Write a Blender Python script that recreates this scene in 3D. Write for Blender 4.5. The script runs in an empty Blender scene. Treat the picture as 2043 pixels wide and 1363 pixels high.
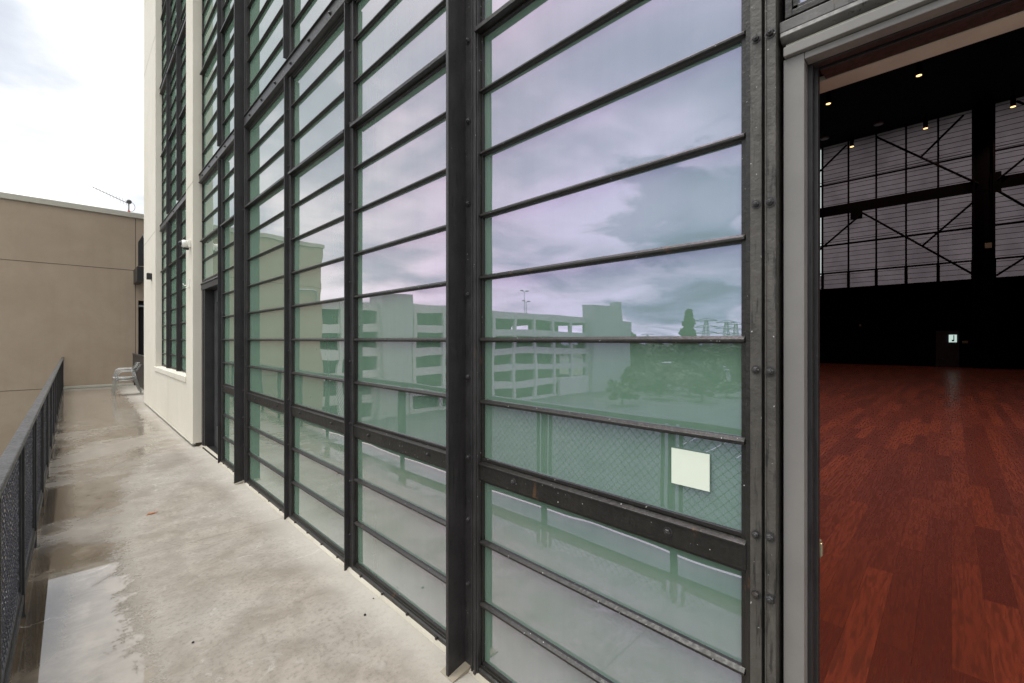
import bpy, bmesh, math, random
from mathutils import Vector, Matrix
R = math.radians
scene = bpy.context.scene
col = scene.collection
random.seed(7)

# ------------------------------------------------------------------ camera
EYE = 1.60
cd = bpy.data.cameras.new('camera')
cam = bpy.data.objects.new('camera', cd); col.objects.link(cam)
cam.location = (0, 0, EYE)
cam.rotation_euler = (R(90), 0, R(-45))
cd.sensor_width = 36; cd.lens = 877/2043*36
cd.shift_y = -0.0017
cd.clip_start = 0.02; cd.clip_end = 6000
scene.camera = cam

# ------------------------------------------------------------------ view
scene.view_settings.view_transform = 'Standard'
scene.view_settings.look = 'None'
scene.view_settings.exposure = 0.15
scene.view_settings.gamma = 1
scene.cycles.use_denoising = True
scene.cycles.max_bounces = 8
scene.cycles.diffuse_bounces = 4
scene.cycles.glossy_bounces = 5
scene.cycles.transmission_bounces = 4
scene.cycles.sample_clamp_indirect = 6

# ------------------------------------------------------------------ node helper
class NT:
    def __init__(s, tree): s.t = tree; s.n = tree.nodes; s.l = tree.links
    def node(s, typ, **kw):
        n = s.n.new(typ)
        for k, v in kw.items(): setattr(n, k, v)
        return n
    def put(s, sock, v):
        if isinstance(v, bpy.types.NodeSocket): s.l.new(v, sock)
        elif v is not None:
            if sock.type == 'RGBA' and hasattr(v, '__len__') and len(v) == 3: v = (*v, 1)
            sock.default_value = v
    def math(s, op, a, b=None, c=None, clamp=False):
        n = s.node('ShaderNodeMath', operation=op, use_clamp=clamp)
        s.put(n.inputs[0], a)
        if b is not None: s.put(n.inputs[1], b)
        if c is not None: s.put(n.inputs[2], c)
        return n.outputs[0]
    def vmath(s, op, a, b=None):
        n = s.node('ShaderNodeVectorMath', operation=op)
        s.put(n.inputs[0], a)
        if b is not None: s.put(n.inputs[1], b)
        return n.outputs['Value'] if op in ('DOT_PRODUCT', 'LENGTH', 'DISTANCE') else n.outputs[0]
    def scale(s, a, v): return s.vmath('MULTIPLY', a, v)
    def mix(s, f, a, b, blend='MIX'):
        n = s.node('ShaderNodeMix', data_type='RGBA', blend_type=blend)
        s.put(n.inputs[0], f); s.put(n.inputs[6], a); s.put(n.inputs[7], b)
        return n.outputs[2]
    def noise(s, vec, scale=5, detail=4, rough=.55, dist=0, dim='3D'):
        n = s.node('ShaderNodeTexNoise', noise_dimensions=dim)
        if vec is not None: s.put(n.inputs['Vector'], vec)
        n.inputs['Scale'].default_value = scale; n.inputs['Detail'].default_value = detail
        n.inputs['Roughness'].default_value = rough; n.inputs['Distortion'].default_value = dist
        return n.outputs['Fac']
    def ramp(s, f, a, b, lo=0., hi=1., smooth=True):
        n = s.node('ShaderNodeMapRange', interpolation_type='SMOOTHSTEP' if smooth else 'LINEAR')
        s.put(n.inputs[0], f)
        for i, v in enumerate((a, b, lo, hi)): s.put(n.inputs[1+i], v)
        return n.outputs[0]
    def sep(s, v):
        n = s.node('ShaderNodeSeparateXYZ'); s.put(n.inputs[0], v); return n.outputs
    def comb(s, x, y, z):
        n = s.node('ShaderNodeCombineXYZ')
        for i, v in enumerate((x, y, z)): s.put(n.inputs[i], v)
        return n.outputs[0]
    def bump(s, h, strength=.3, dist=.01):
        n = s.node('ShaderNodeBump'); s.put(n.inputs['Height'], h)
        n.inputs['Strength'].default_value = strength; n.inputs['Distance'].default_value = dist
        return n.outputs[0]

# ------------------------------------------------------------------ world
SUN_EL, SUN_AZ = 66, (-0.35, 0.30)
w = bpy.data.worlds.new('World'); scene.world = w; w.use_nodes = True
g = NT(w.node_tree); g.n.clear()
out = g.node('ShaderNodeOutputWorld'); bg = g.node('ShaderNodeBackground')
tc = g.node('ShaderNodeTexCoord')
D = g.vmath('NORMALIZE', tc.outputs['Generated'])
dx, dy, dz = g.sep(D)
zc = g.math('ADD', g.math('MAXIMUM', dz, 0), .16)
P = g.vmath('DIVIDE', D, g.comb(zc, zc, zc))
P = g.vmath('ADD', P, (3.1, 7.7, 0))
n1 = g.noise(P, .62, 9, .56, .35)
n2 = g.noise(g.vmath('ADD', P, (11, 4, 2)), 1.7, 8, .52, .4)
n3 = g.noise(g.vmath('MULTIPLY', D, (1, 1, 2.2)), 4.2, 6, .50, .2)
toB = g.vmath('DOT_PRODUCT', D, Vector((0.10, .90, .42)).normalized())
base = g.ramp(toB, -.2, .95, 1.22, 1.36, smooth=False)
zen = g.ramp(dz, .46, .95, 0, 2.6)
base = g.math('ADD', base, zen)
cl = g.ramp(g.math('ADD', g.math('MULTIPLY', n1, .6), g.math('MULTIPLY', n2, .4)), .38, .62, .60, 1.18)
base = g.math('MULTIPLY', base, cl)
# dark cloud bank in the west, with a ragged bright edge
dk = g.vmath('DOT_PRODUCT', D, Vector((-.93, .22, .20)).normalized())
dk = g.math('ADD', dk, g.math('MULTIPLY', g.math('SUBTRACT', n3, .5), .42))
dkm = g.ramp(dk, .955, .985, 0, 1)
base = g.math('MULTIPLY', base, g.math('SUBTRACT', 1, g.math('MULTIPLY', dkm, .36)))
# small broken light near the horizon
hz = g.ramp(dz, .0, .075, 1, 0)
hn = g.ramp(g.noise(g.vmath('MULTIPLY', D, (6, 6, 30)), 1.0, 7, .6, .4), .5, .64, 0, 1)
base = g.math('ADD', base, g.math('MULTIPLY', g.math('MULTIPLY', hz, hn), .85))
tint = g.mix(g.ramp(base, .5, 1.35), (.76, .85, 1.0), (1.0, .995, .985))
cloud = g.mix(1, tint, g.comb(base, base, base), 'MULTIPLY')
sky = g.node('ShaderNodeTexSky', sky_type='NISHITA')
sky.sun_disc = False; sky.sun_elevation = R(SUN_EL); sky.sun_rotation = math.atan2(SUN_AZ[0], SUN_AZ[1])
sky.air_density = 1; sky.dust_density = 2; sky.altitude = 20
cl10 = g.vmath('MULTIPLY', cloud, (10, 10, 10))
allsky = g.mix(.955, sky.outputs[0], cl10)
g.put(bg.inputs[0], allsky); bg.inputs[1].default_value = .1
g.l.new(bg.outputs[0], out.inputs[0])

sd = bpy.data.lights.new('sun', 'SUN'); sun = bpy.data.objects.new('sun', sd); col.objects.link(sun)
sd.energy = .9; sd.angle = R(18); sd.color = (1, .96, .9)
ce = math.cos(R(SUN_EL)); nrm = math.hypot(*SUN_AZ)
sdir = Vector((SUN_AZ[0]/nrm*ce, SUN_AZ[1]/nrm*ce, math.sin(R(SUN_EL))))
sun.rotation_euler = sdir.to_track_quat('Z', 'Y').to_euler()
sun.location = (0, 0, 30)

# ------------------------------------------------------------------ materials
def mat(name):
    m = bpy.data.materials.new(name); m.use_nodes = True
    nt = NT(m.node_tree); p = nt.n['Principled BSDF']
    return m, nt, p
def pos(nt): return nt.node('ShaderNodeNewGeometry').outputs['Position']
def ocoord(nt): return nt.node('ShaderNodeTexCoord').outputs['Object']

def m_paint(name, base, rough=.45, chips=.0, bump=.25, var=.25, metal=0.0, rust=0.0, bscale=60):
    m, nt, p = mat(name); P = pos(nt)
    n = nt.noise(P, 6, 6, .6); n2 = nt.noise(P, bscale, 4, .6)
    c = nt.mix(nt.ramp(n, .3, .7), tuple(b*(1-var) for b in base), tuple(min(1, b*(1+var)) for b in base))
    if chips:
        ch = nt.ramp(nt.noise(nt.vmath('MULTIPLY', P, (1, 1, .45)), 34, 5, .65), .70, .73)
        ch2 = nt.ramp(nt.noise(P, 3.1, 2, .5), .54, .60)
        k = nt.math('MULTIPLY', nt.math('MULTIPLY', ch, ch2), chips)
        c = nt.mix(k, c, (.42, .42, .40))
        st = nt.ramp(nt.noise(nt.vmath('MULTIPLY', P, (1, 1, .12)), 45, 4, .6), .5, .75)
        c = nt.mix(nt.math('MULTIPLY', st, .35), c, tuple(min(1, b*1.9) for b in base))
    if chips:
        dr = nt.math('MULTIPLY', nt.ramp(nt.noise(nt.vmath('MULTIPLY', P, (1, 1, .10)), 70, 3, .7), .54, .64), nt.ramp(nt.noise(P, 5, 3, .5), .42, .58))
        c = nt.mix(nt.math('MULTIPLY', dr, .7), c, (.008, .008, .008))
        fl_ = nt.ramp(nt.noise(P, 85, 2, .5), .735, .76)
        c = nt.mix(nt.math('MULTIPLY', fl_, chips), c, (.5, .5, .48))
    if rust:
        r = nt.ramp(nt.noise(nt.vmath('MULTIPLY', P, (1, 1, .3)), 12, 5, .6), .66, .72)
        c = nt.mix(nt.math('MULTIPLY', r, rust), c, (.22, .10, .035))
    nt.put(p.inputs['Base Color'], c)
    nt.put(p.inputs['Roughness'], nt.ramp(n2, .3, .7, rough-.08, rough+.12))
    p.inputs['Metallic'].default_value = metal
    if bump: nt.put(p.inputs['Normal'], nt.bump(nt.math('ADD', n2, nt.noise(P, 14, 4, .6)), bump, .004))
    return m

M = {}
M['steel'] = m_paint('charcoal_paint', (.034, .032, .032), .40, chips=.8, bump=.55, rust=.12)
M['steel_pair'] = m_paint('skylit_charcoal_paint', (.070, .064, .056), .46, chips=.9, bump=.6, rust=.1)  # charcoal paint lightened here: the brighter skylight is put into its colour
M['steel_fin'] = m_paint('charcoal_fin_paint', (.022, .020, .021), .45, chips=.12, bump=.15)
M['bar'] = m_paint('glazing_bar_paint', (.017, .015, .013), .36, chips=.8, bump=.5, rust=.3)
M['jamb'] = m_paint('grey_jamb_paint', (.20, .19, .18), .5, chips=.0, bump=.06, var=.06)
M['jamb_dark'] = m_paint('header_paint', (.11, .105, .10), .45, chips=.5, bump=.3, rust=.5)
M['cream'] = m_paint('cream_soffit', (.55, .49, .42), .7, bump=.1, var=.08)
M['rail'] = m_paint('railing_paint', (.012, .012, .014), .5, bump=.3, var=.3, chips=.25)
M['rail_top'] = m_paint('weathered_rail', (.040, .040, .042), .42, bump=.5, var=.4, chips=.5, rust=.25)
M['wire'] = m_paint('mesh_wire', (.035, .035, .040), .28, bump=0, var=.3)
M['alu'] = m_paint('aluminium', (.45, .46, .45), .35, bump=.05, metal=.6, var=.1)
M['white'] = m_paint('white_plastic', (.80, .79, .74), .35, bump=0, var=.03)
M['black'] = m_paint('black_rubber', (.012, .012, .013), .5, bump=.1)
M['darkgrey'] = m_paint('dark_grey', (.06, .06, .062), .5, bump=.1)
M['brass'] = m_paint('worn_brass', (.55, .50, .36), .35, bump=.1, metal=.7)
M['red'] = m_paint('red_clamp', (.55, .05, .03), .5, bump=.1)
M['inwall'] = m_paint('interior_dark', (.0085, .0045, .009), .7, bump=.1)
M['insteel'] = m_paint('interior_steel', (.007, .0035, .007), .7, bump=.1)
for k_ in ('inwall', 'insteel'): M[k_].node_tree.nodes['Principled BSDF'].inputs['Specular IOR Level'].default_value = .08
M['indoor'] = m_paint('interior_door', (.055, .045, .075), .5, bump=.05)
M['leafbrown'] = m_paint('dry_leaf', (.40, .13, .03), .7, bump=.2)
M['galv'] = m_paint('galvanised', (.32, .33, .34), .45, bump=.2, metal=.4)
M['cam_lens'] = m_paint('lens', (.01, .01, .012), .1, bump=0)
M['carglass'] = m_paint('car_glass', (.02, .025, .03), .08, bump=0)
M['tyre'] = m_paint('tyre', (.015, .015, .015), .8, bump=.2)
for i, c in enumerate([(.6, .6, .6), (.05, .07, .16), (.35, .36, .38), (.30, .03, .03), (.02, .02, .022)]):
    M['car%d' % i] = m_paint('car_paint_%d' % i, c, .25, bump=0, var=.03)
M['bark'] = m_paint('bark', (.08, .055, .035), .9, bump=.5)

def m_stucco(name, base, stain=(.7, .66, .6), amt=.35, bump=.35, fine=140, dirt=True, streak=.3):
    m, nt, p = mat(name); P = pos(nt)
    big = nt.noise(P, .55, 5, .6, .4); mid = nt.noise(P, 3.5, 6, .6)
    vs = nt.noise(nt.vmath('MULTIPLY', P, (3.5, 3.5, .22)), 1.6, 5, .6)
    c = nt.mix(nt.math('MULTIPLY', nt.ramp(big, .35, .68), amt), base, tuple(b*s for b, s in zip(base, stain)))
    c = nt.mix(nt.math('MULTIPLY', nt.ramp(mid, .45, .7), amt*.5), c, tuple(b*s for b, s in zip(base, stain)))
    c = nt.mix(nt.math('MULTIPLY', nt.ramp(vs, .46, .7), streak*.8), c, tuple(b*.72 for b in base))
    nt.put(p.inputs['Base Color'], c)
    p.inputs['Roughness'].default_value = .85
    f = nt.math('ADD', nt.noise(P, fine, 3, .6), nt.math('MULTIPLY', nt.noise(P, 9, 4, .6), 1.2))
    nt.put(p.inputs['Normal'], nt.bump(f, bump, .004))
    return m
M['tan'] = m_stucco('tan_stucco', (.375, .30, .222), (.84, .82, .80), .7, streak=.16)
M['coping'] = m_stucco('pale_coping', (.46, .445, .38), (.8, .8, .78), .4)
M['pier'] = m_stucco('cream_stucco', (.72, .68, .59), (.86, .85, .81), .5, bump=.3, streak=.12)
M['upstand'] = m_stucco('upstand_sealant', (.50, .47, .40), (.6, .55, .45), .7)
M['pad'] = m_stucco('grout_pad', (.33, .30, .24), (.6, .5, .35), .7)
M['sill'] = m_stucco('white_sill', (.72, .69, .60), (.8, .78, .72), .5)
M['garage'] = m_stucco('garage_concrete', (.44, .45, .42), (.85, .85, .82), .4)
M['towergrey'] = m_stucco('tower_render', (.34, .36, .34), (.85, .85, .82), .4)
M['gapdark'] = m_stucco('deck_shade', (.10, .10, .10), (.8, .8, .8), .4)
M['joint'] = m_stucco('joint_line', (.085, .065, .045), (.8, .8, .8), .3)

# wet concrete walkway
def m_concrete():
    m, nt, p = mat('walkway_concrete'); P = pos(nt); x, y, z = nt.sep(P)
    big = nt.noise(P, .9, 5, .6, .5); mid = nt.noise(P, 4.5, 7, .62, .3); fine = nt.noise(P, 38, 6, .68)
    sp = nt.noise(P, 120, 3, .6)
    streak = nt.noise(nt.vmath('MULTIPLY', P, (1.4, 7, 1)), 2.2, 7, .65, .6)
    lon = nt.noise(nt.vmath('MULTIPLY', P, (6, .5, 1)), 1.4, 5, .6, .3)
    dry = nt.mix(nt.ramp(mid, .32, .68), (.335, .300, .255), (.225, .198, .162))
    dry = nt.mix(nt.math('MULTIPLY', nt.ramp(big, .38, .66), .55), dry, (.36, .338, .305))
    dry = nt.mix(nt.math('MULTIPLY', nt.ramp(fine, .46, .70), .75), dry, (.185, .165, .135))
    blot = nt.noise(nt.vmath('MULTIPLY', P, (1, .8, 1)), 7, 10, .74, 1.0)
    stain = nt.math('MULTIPLY', nt.ramp(nt.noise(P, .8, 6, .6, .8), .50, .62), .42)
    dry = nt.mix(stain, dry, (.165, .145, .115))
    blotk = nt.ramp(nt.noise(P, 1.3, 4, .6), .42, .6)
    dry = nt.mix(nt.math('MULTIPLY', nt.math('MULTIPLY', nt.ramp(blot, .55, .66), blotk), .6), dry, (.17, .15, .12))
    dry = nt.mix(nt.math('MULTIPLY', nt.math('MULTIPLY', nt.ramp(blot, .44, .36), nt.math('SUBTRACT', 1, blotk)), .55), dry, (.43, .41, .37))
    dry = nt.mix(nt.math('MULTIPLY', nt.ramp(sp, .66, .74), .45), dry, (.16, .145, .12))
    # pale wash near the glass wall
    dry = nt.mix(nt.math('MULTIPLY', nt.ramp(x, 1.05, 1.36), .6), dry, (.50, .475, .42))
    # wet mask: near the railing; ragged edge
    edge = nt.math('ADD', nt.math('MULTIPLY', nt.math('SUBTRACT', mid, .5), .50), nt.math('MULTIPLY', nt.math('SUBTRACT', fine, .5), .34))
    xe = nt.math('ADD', x, edge)
    lim = nt.ramp(y, 4.6, 10.0, .27, 1.05)
    wet = nt.ramp(nt.math('SUBTRACT', lim, xe), -.05, .06)
    patch = nt.ramp(nt.math('ADD', nt.math('MULTIPLY', mid, .3), nt.math('MULTIPLY', big, .7)), .42, .58)   # drying patches further on
    far = nt.math('MULTIPLY', nt.ramp(y, 4.3, 5.2, 0, 1), nt.ramp(y, 9, 14, 1, .3))
    wet2 = nt.math('MULTIPLY', wet, nt.math('SUBTRACT', 1, nt.math('MULTIPLY', nt.math('MULTIPLY', patch, far), .40)))
    wcol = nt.mix(nt.ramp(mid, .35, .65), (.235, .200, .155), (.15, .125, .092))
    wcol = nt.mix(nt.math('MULTIPLY', nt.ramp(streak, .5, .66), .35), wcol, (.27, .24, .195))
    wcol = nt.mix(nt.math('MULTIPLY', nt.ramp(y, 4.9, 7), .8), wcol, nt.mix(nt.ramp(mid, .35, .65), (.30, .27, .225), (.215, .19, .152)))
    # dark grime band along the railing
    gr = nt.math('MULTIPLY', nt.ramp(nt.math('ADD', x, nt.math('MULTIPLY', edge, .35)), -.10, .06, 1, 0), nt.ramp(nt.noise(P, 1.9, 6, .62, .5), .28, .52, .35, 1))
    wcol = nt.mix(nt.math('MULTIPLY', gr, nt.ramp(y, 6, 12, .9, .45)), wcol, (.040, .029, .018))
    dk_ = nt.math('MULTIPLY', nt.math('MULTIPLY', nt.ramp(y, 3.2, 4.2), nt.ramp(y, 5.0, 6.4, 1, 0)), nt.ramp(mid, .38, .6))  # brown wet patch; the tan wall's dark reflection is put into its colour
    wcol = nt.mix(nt.math('MULTIPLY', dk_, .4), wcol, (.085, .066, .045))
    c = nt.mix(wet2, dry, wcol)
    # slab joints and hairline cracks
    jy = nt.math('ABSOLUTE', nt.math('SUBTRACT', nt.math('FRACT', nt.math('MULTIPLY', nt.math('ADD', y, .33), 1/3.05)), .5))
    jn = nt.ramp(nt.math('MULTIPLY', jy, 3.05), .0, .010, 1, 0)
    c = nt.mix(nt.math('MULTIPLY', jn, .45), c, (.14, .12, .10))
    vo = nt.node('ShaderNodeTexVoronoi', feature='DISTANCE_TO_EDGE'); vo.inputs['Scale'].default_value = .75
    nt.put(vo.inputs['Vector'], nt.vmath('ADD', P, nt.vmath('MULTIPLY', nt.comb(mid, big, 0), (.5, .5, 0))))
    ck = nt.ramp(vo.outputs['Distance'], 0, .005, 1, 0)
    c = nt.mix(nt.math('MULTIPLY', nt.math('MULTIPLY', ck, nt.ramp(big, .5, .6)), .35), c, (.66, .64, .6))
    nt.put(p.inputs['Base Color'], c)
    ro = nt.math('ADD', nt.math('MULTIPLY', wet2, -.665), .70)
    ro = nt.math('ADD', ro, nt.math('MULTIPLY', nt.math('MULTIPLY', lon, far), .10), clamp=True)
    mirror = nt.math('MULTIPLY', nt.ramp(nt.math('SUBTRACT', .38, xe), -.04, .04), nt.ramp(y, 4.6, 5.6, 1, 0))
    ro = nt.math('SUBTRACT', ro, nt.math('MULTIPLY', mirror, .03))
    nt.put(p.inputs['Roughness'], nt.math('MAXIMUM', ro, .004))
    nt.put(p.inputs['IOR'], nt.math('ADD', nt.math('MULTIPLY', wet2, .75), 1.45))
    dryb = nt.math('SUBTRACT', 1, wet2)
    hgt = nt.math('MULTIPLY', nt.math('ADD', nt.math('MULTIPLY', fine, 1.), nt.math('MULTIPLY', sp, .5)), nt.math('ADD', nt.math('MULTIPLY', dryb, .95), .004))
    nt.put(p.inputs['Normal'], nt.bump(hgt, .35, .006))
    return m
M['concrete'] = m_concrete()

def m_wood():
    m, nt, p = mat('red_wood_floor'); P = pos(nt); x, y, z = nt.sep(P)
    br = nt.node('ShaderNodeTexBrick'); br.offset = .37; br.offset_frequency = 2; br.squash = 1
    nt.put(br.inputs['Vector'], P)
    for k, v in (('Scale', 1), ('Mortar Size', .0005), ('Mortar Smooth', .1), ('Bias', 0), ('Brick Width', 1.5), ('Row Height', .14)): br.inputs[k].default_value = v
    br.inputs['Color1'].default_value = (0, 0, 0, 1); br.inputs['Color2'].default_value = (1, 1, 1, 1); br.inputs['Mortar'].default_value = (.5, .5, .5, 1)
    pid = nt.sep(br.outputs['Color'])[0]
    gr = nt.noise(nt.vmath('ADD', nt.vmath('MULTIPLY', P, (1.3, 16, 1)), nt.comb(nt.math('MULTIPLY', pid, 17), 0, 0)), 3, 7, .6, .8)
    fg = nt.noise(nt.vmath('MULTIPLY', P, (3, 90, 1)), 3, 4, .6)
    c = nt.mix(nt.math('POWER', pid, 1.5), (.105, .024, .021), (.225, .052, .035))
    c = nt.mix(nt.math('MULTIPLY', nt.ramp(gr, .40, .64), .75), c, (.075, .013, .012))
    c = nt.mix(nt.math('MULTIPLY', nt.ramp(fg, .45, .7), .3), c, (.23, .065, .035))
    c = nt.mix(br.outputs['Fac'], c, (.02, .006, .004))
    nt.put(p.inputs['Base Color'], c)
    nt.put(p.inputs['Roughness'], nt.ramp(gr, .3, .7, .20, .36))
    p.inputs['Specular IOR Level'].default_value = .45
    return m
M['wood'] = m_wood()

# coated facade glass with a pale green blind behind it
def m_glass():
    m, nt, p = mat('coated_green_glass')
    nt.n.remove(p); o = nt.n['Material Output']
    P = pos(nt); x, y, z = nt.sep(P)
    geo = nt.node('ShaderNodeNewGeometry')
    cosv = nt.math('ABSOLUTE', nt.vmath('DOT_PRODUCT', geo.outputs['Incoming'], geo.outputs['True Normal']))
    wav = nt.noise(nt.vmath('MULTIPLY', P, (1, .9, 1.6)), 1.5, 2, .4)
    nb = nt.bump(wav, .042, .05)
    gl = nt.node('ShaderNodeBsdfGlossy'); gl.inputs['Roughness'].default_value = .002
    nt.put(gl.inputs['Normal'], nb)
    cr = nt.node('ShaderNodeValToRGB'); e = cr.color_ramp.elements
    e[0].position = .12; e[0].color = (1, .965, .98, 1)
    e[1].position = .97; e[1].color = (.67, .64, 1.0, 1)
    for ps, cc in ((.35, (1, .87, .98, 1)), (.56, (.93, .70, .98, 1)), (.74, (.78, .61, 1., 1))):
        q = e.new(ps); q.color = cc
    nt.put(cr.inputs[0], cosv); nt.put(gl.inputs['Color'], cr.outputs[0])
    df = nt.node('ShaderNodeBsdfDiffuse')
    bl = nt.noise(nt.vmath('MULTIPLY', P, (1, 5, .25)), 2.2, 4, .6)
    dirt = nt.noise(P, 9, 5, .6)
    dc = nt.mix(nt.ramp(bl, .3, .7), (.172, .288, .208), (.186, .308, .225))
    dc = nt.mix(nt.math('MULTIPLY', nt.ramp(dirt, .55, .8), .15), dc, (.33, .38, .33))
    nt.put(df.inputs['Color'], dc)
    fac = nt.ramp(cosv, .15, 1.0, .47, .33, smooth=False)
    mx = nt.node('ShaderNodeMixShader'); nt.put(mx.inputs[0], fac)
    nt.l.new(df.outputs[0], mx.inputs[1]); nt.l.new(gl.outputs[0], mx.inputs[2])
    nt.l.new(mx.outputs[0], o.inputs[0])
    return m
M['glass'] = m_glass()

def m_shade():
    m, nt, p = mat('far_window_shade'); nt.n.remove(p); o = nt.n['Material Output']
    P = pos(nt)
    t = nt.node('ShaderNodeBsdfTranslucent')
    nt.put(t.inputs[0], nt.mix(nt.ramp(nt.noise(P, .6, 4, .6), .3, .7), (.078, .064, .071), (.112, .093, .102)))
    nt.l.new(t.outputs[0], o.inputs[0]); return m
M['shade'] = m_shade()

def m_emit(name, c, s):
    m, nt, p = mat(name)
    p.inputs['Base Color'].default_value = (*c, 1); p.inputs['Emission Color'].default_value = (*c, 1)
    p.inputs['Emission Strength'].default_value = s; return m
M['lamp'] = m_emit('warm_lamp_face', (1, .62, .26), 2.2)
M['litwin'] = m_emit('bright_door_light', (.62, .80, .74), .75)
M['gap'] = m_emit('daylight_gap', (.8, .95, .9), .9)
M['paper'] = m_paint('pale_paper', (.74, .80, .68), .7, bump=0, var=.02)
M['notice'] = m_paint('white_notice', (.8, .8, .8), .7, bump=0, var=.02)

def m_ground():
    m, nt, p = mat('ground'); P = pos(nt); x, y, z = nt.sep(P)
    n = nt.noise(P, .02, 5, .6); n2 = nt.noise(P, .35, 6, .65)
    asph = nt.mix(nt.ramp(n2, .3, .7), (.040, .044, .043), (.070, .074, .072))
    gra = nt.mix(nt.ramp(n2, .3, .7), (.05, .075, .03), (.09, .11, .05))
    c = nt.mix(nt.ramp(n, .47, .52), asph, gra)
    dist = nt.vmath('LENGTH', P)
    c = nt.mix(nt.ramp(dist, 60, 140), asph, c)
    nt.put(p.inputs['Base Color'], c); p.inputs['Roughness'].default_value = .85
    return m
M['ground'] = m_ground()
M['road'] = m_stucco('road_asphalt', (.20, .21, .215), (.8, .8, .8), .4)
M['line'] = m_stucco('road_paint', (.40, .40, .38), (.8, .8, .8), .3)
M['hill'] = m_stucco('far_hill', (.10, .13, .14), (.8, .85, .8), .5, bump=0)
def m_leaf(name, a, b):
    m, nt, p = mat(name); P = pos(nt)
    oi = nt.node('ShaderNodeObjectInfo')
    nt.put(p.inputs['Base Color'], nt.mix(nt.ramp(nt.noise(P, .8, 4, .6), .35, .65), a, b))
    p.inputs['Roughness'].default_value = .7; return m
M['leaf'] = m_leaf('broad_leaves', (.035, .055, .02), (.08, .11, .04))
M['conifer'] = m_leaf('conifer_needles', (.02, .035, .018), (.05, .07, .035))

# ------------------------------------------------------------------ mesh helper
class MB:
    def __init__(s): s.v = []; s.f = []
    def poly(s, pts, faces):
        o = len(s.v); s.v += [tuple(p) for p in pts]; s.f += [tuple(i+o for i in f) for f in faces]; return s
    def box(s, x0, x1, y0, y1, z0, z1):
        x0, x1 = sorted((x0, x1)); y0, y1 = sorted((y0, y1)); z0, z1 = sorted((z0, z1))
        return s.poly([(x0,y0,z0),(x1,y0,z0),(x1,y1,z0),(x0,y1,z0),(x0,y0,z1),(x1,y0,z1),(x1,y1,z1),(x0,y1,z1)],
                      [(0,3,2,1),(4,5,6,7),(0,1,5,4),(1,2,6,5),(2,3,7,6),(3,0,4,7)])
    def extr(s, prof, axis, a, b):
        # prof: closed polygon; axis 'y' -> prof is (x,z); 'z' -> (x,y); 'x' -> (y,z)
        n = len(prof)
        def P(p, t):
            return {'y': (p[0], t, p[1]), 'z': (p[0], p[1], t), 'x': (t, p[0], p[1])}[axis]
        pts = [P(p, a) for p in prof] + [P(p, b) for p in prof]
        fs = [tuple(range(n))[::-1], tuple(range(n, 2*n))] + [(i, (i+1) % n, n+(i+1) % n, n+i) for i in range(n)]
        return s.poly(pts, fs)
    def tube(s, pts, r, n=8, r2=None):
        pts = [Vector(p) for p in pts]; o = len(s.v); m = len(pts); prev = None
        for i, p in enumerate(pts):
            t = (pts[min(i+1, m-1)]-pts[max(i-1, 0)]).normalized()
            u = t.cross(Vector((0, 0, 1)) if abs(t.z) < .95 else Vector((1, 0, 0))).normalized()
            if prev is not None:
                u = (prev - t*prev.dot(t)); u = u.normalized() if u.length > 1e-4 else t.orthogonal().normalized()
            prev = u; w_ = t.cross(u)
            rr = r if r2 is None else r+(r2-r)*i/(m-1)
            for k in range(n):
                a = 2*math.pi*k/n
                s.v.append(tuple(p+u*rr*math.cos(a)+w_*rr*math.sin(a)))
        for i in range(m-1):
            for k in range(n):
                s.f.append((o+i*n+k, o+i*n+(k+1) % n, o+(i+1)*n+(k+1) % n, o+(i+1)*n+k))
        s.f.append(tuple(o+k for k in range(n))[::-1]); s.f.append(tuple(o+(m-1)*n+k for k in range(n)))
        return s
    def lathe(s, prof, c=(0, 0, 0), axis='z', n=16):
        o = len(s.v)
        for (r, h) in prof:
            for k in range(n):
                a = 2*math.pi*k/n; x, y = r*math.cos(a), r*math.sin(a)
                q = {'z': (x, y, h), 'x': (h, x, y), 'y': (x, h, y)}[axis]
                s.v.append((q[0]+c[0], q[1]+c[1], q[2]+c[2]))
        m = len(prof)
        for i in range(m-1):
            for k in range(n):
                s.f.append((o+i*n+k, o+i*n+(k+1) % n, o+(i+1)*n+(k+1) % n, o+(i+1)*n+k))
        s.f.append(tuple(o+k for k in range(n))[::-1]); s.f.append(tuple(o+(m-1)*n+k for k in range(n)))
        return s
    def build(s, name, m, parent=None, bevel=0, smooth=False, fixn=True):
        me = bpy.data.meshes.new(name); me.from_pydata(s.v, [], s.f); me.update()
        if fixn:
            b = bmesh.new(); b.from_mesh(me); bmesh.ops.recalc_face_normals(b, faces=b.faces); b.to_mesh(me); b.free()
        if smooth:
            for p in me.polygons: p.use_smooth = True
        me.materials.append(m)
        o = bpy.data.objects.new(name, me); col.objects.link(o)
        if parent: attach(o, parent)
        if bevel:
            bv = o.modifiers.new('bevel', 'BEVEL'); bv.width = bevel; bv.segments = 2; bv.limit_method = 'ANGLE'; bv.angle_limit = R(40)
        return o
def attach(o, parent):
    o.parent = parent
    # shapes are written in world coordinates; an Empty parent's own place is cancelled out
    if parent.type == 'EMPTY': o.matrix_parent_inverse = Matrix.Translation(parent.location).inverted()
def tag(o, label=None, cat=None, group=None, kind=None):
    if label: o['label'] = label
    if cat: o['category'] = cat
    if group: o['group'] = group
    if kind: o['kind'] = kind
    return o
def empty(name, loc, label, cat, group=None):
    o = bpy.data.objects.new(name, None); col.objects.link(o); o.location = loc; o.empty_display_size = .2
    return tag(o, label, cat, group)
def children(o): return [c for c in bpy.data.objects if c.parent == o]
def copy_tree(o, parent=None):
    c = o.copy(); col.objects.link(c)
    if parent: c.parent = parent
    for ch in children(o): copy_tree(ch, c)
    return c

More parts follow.
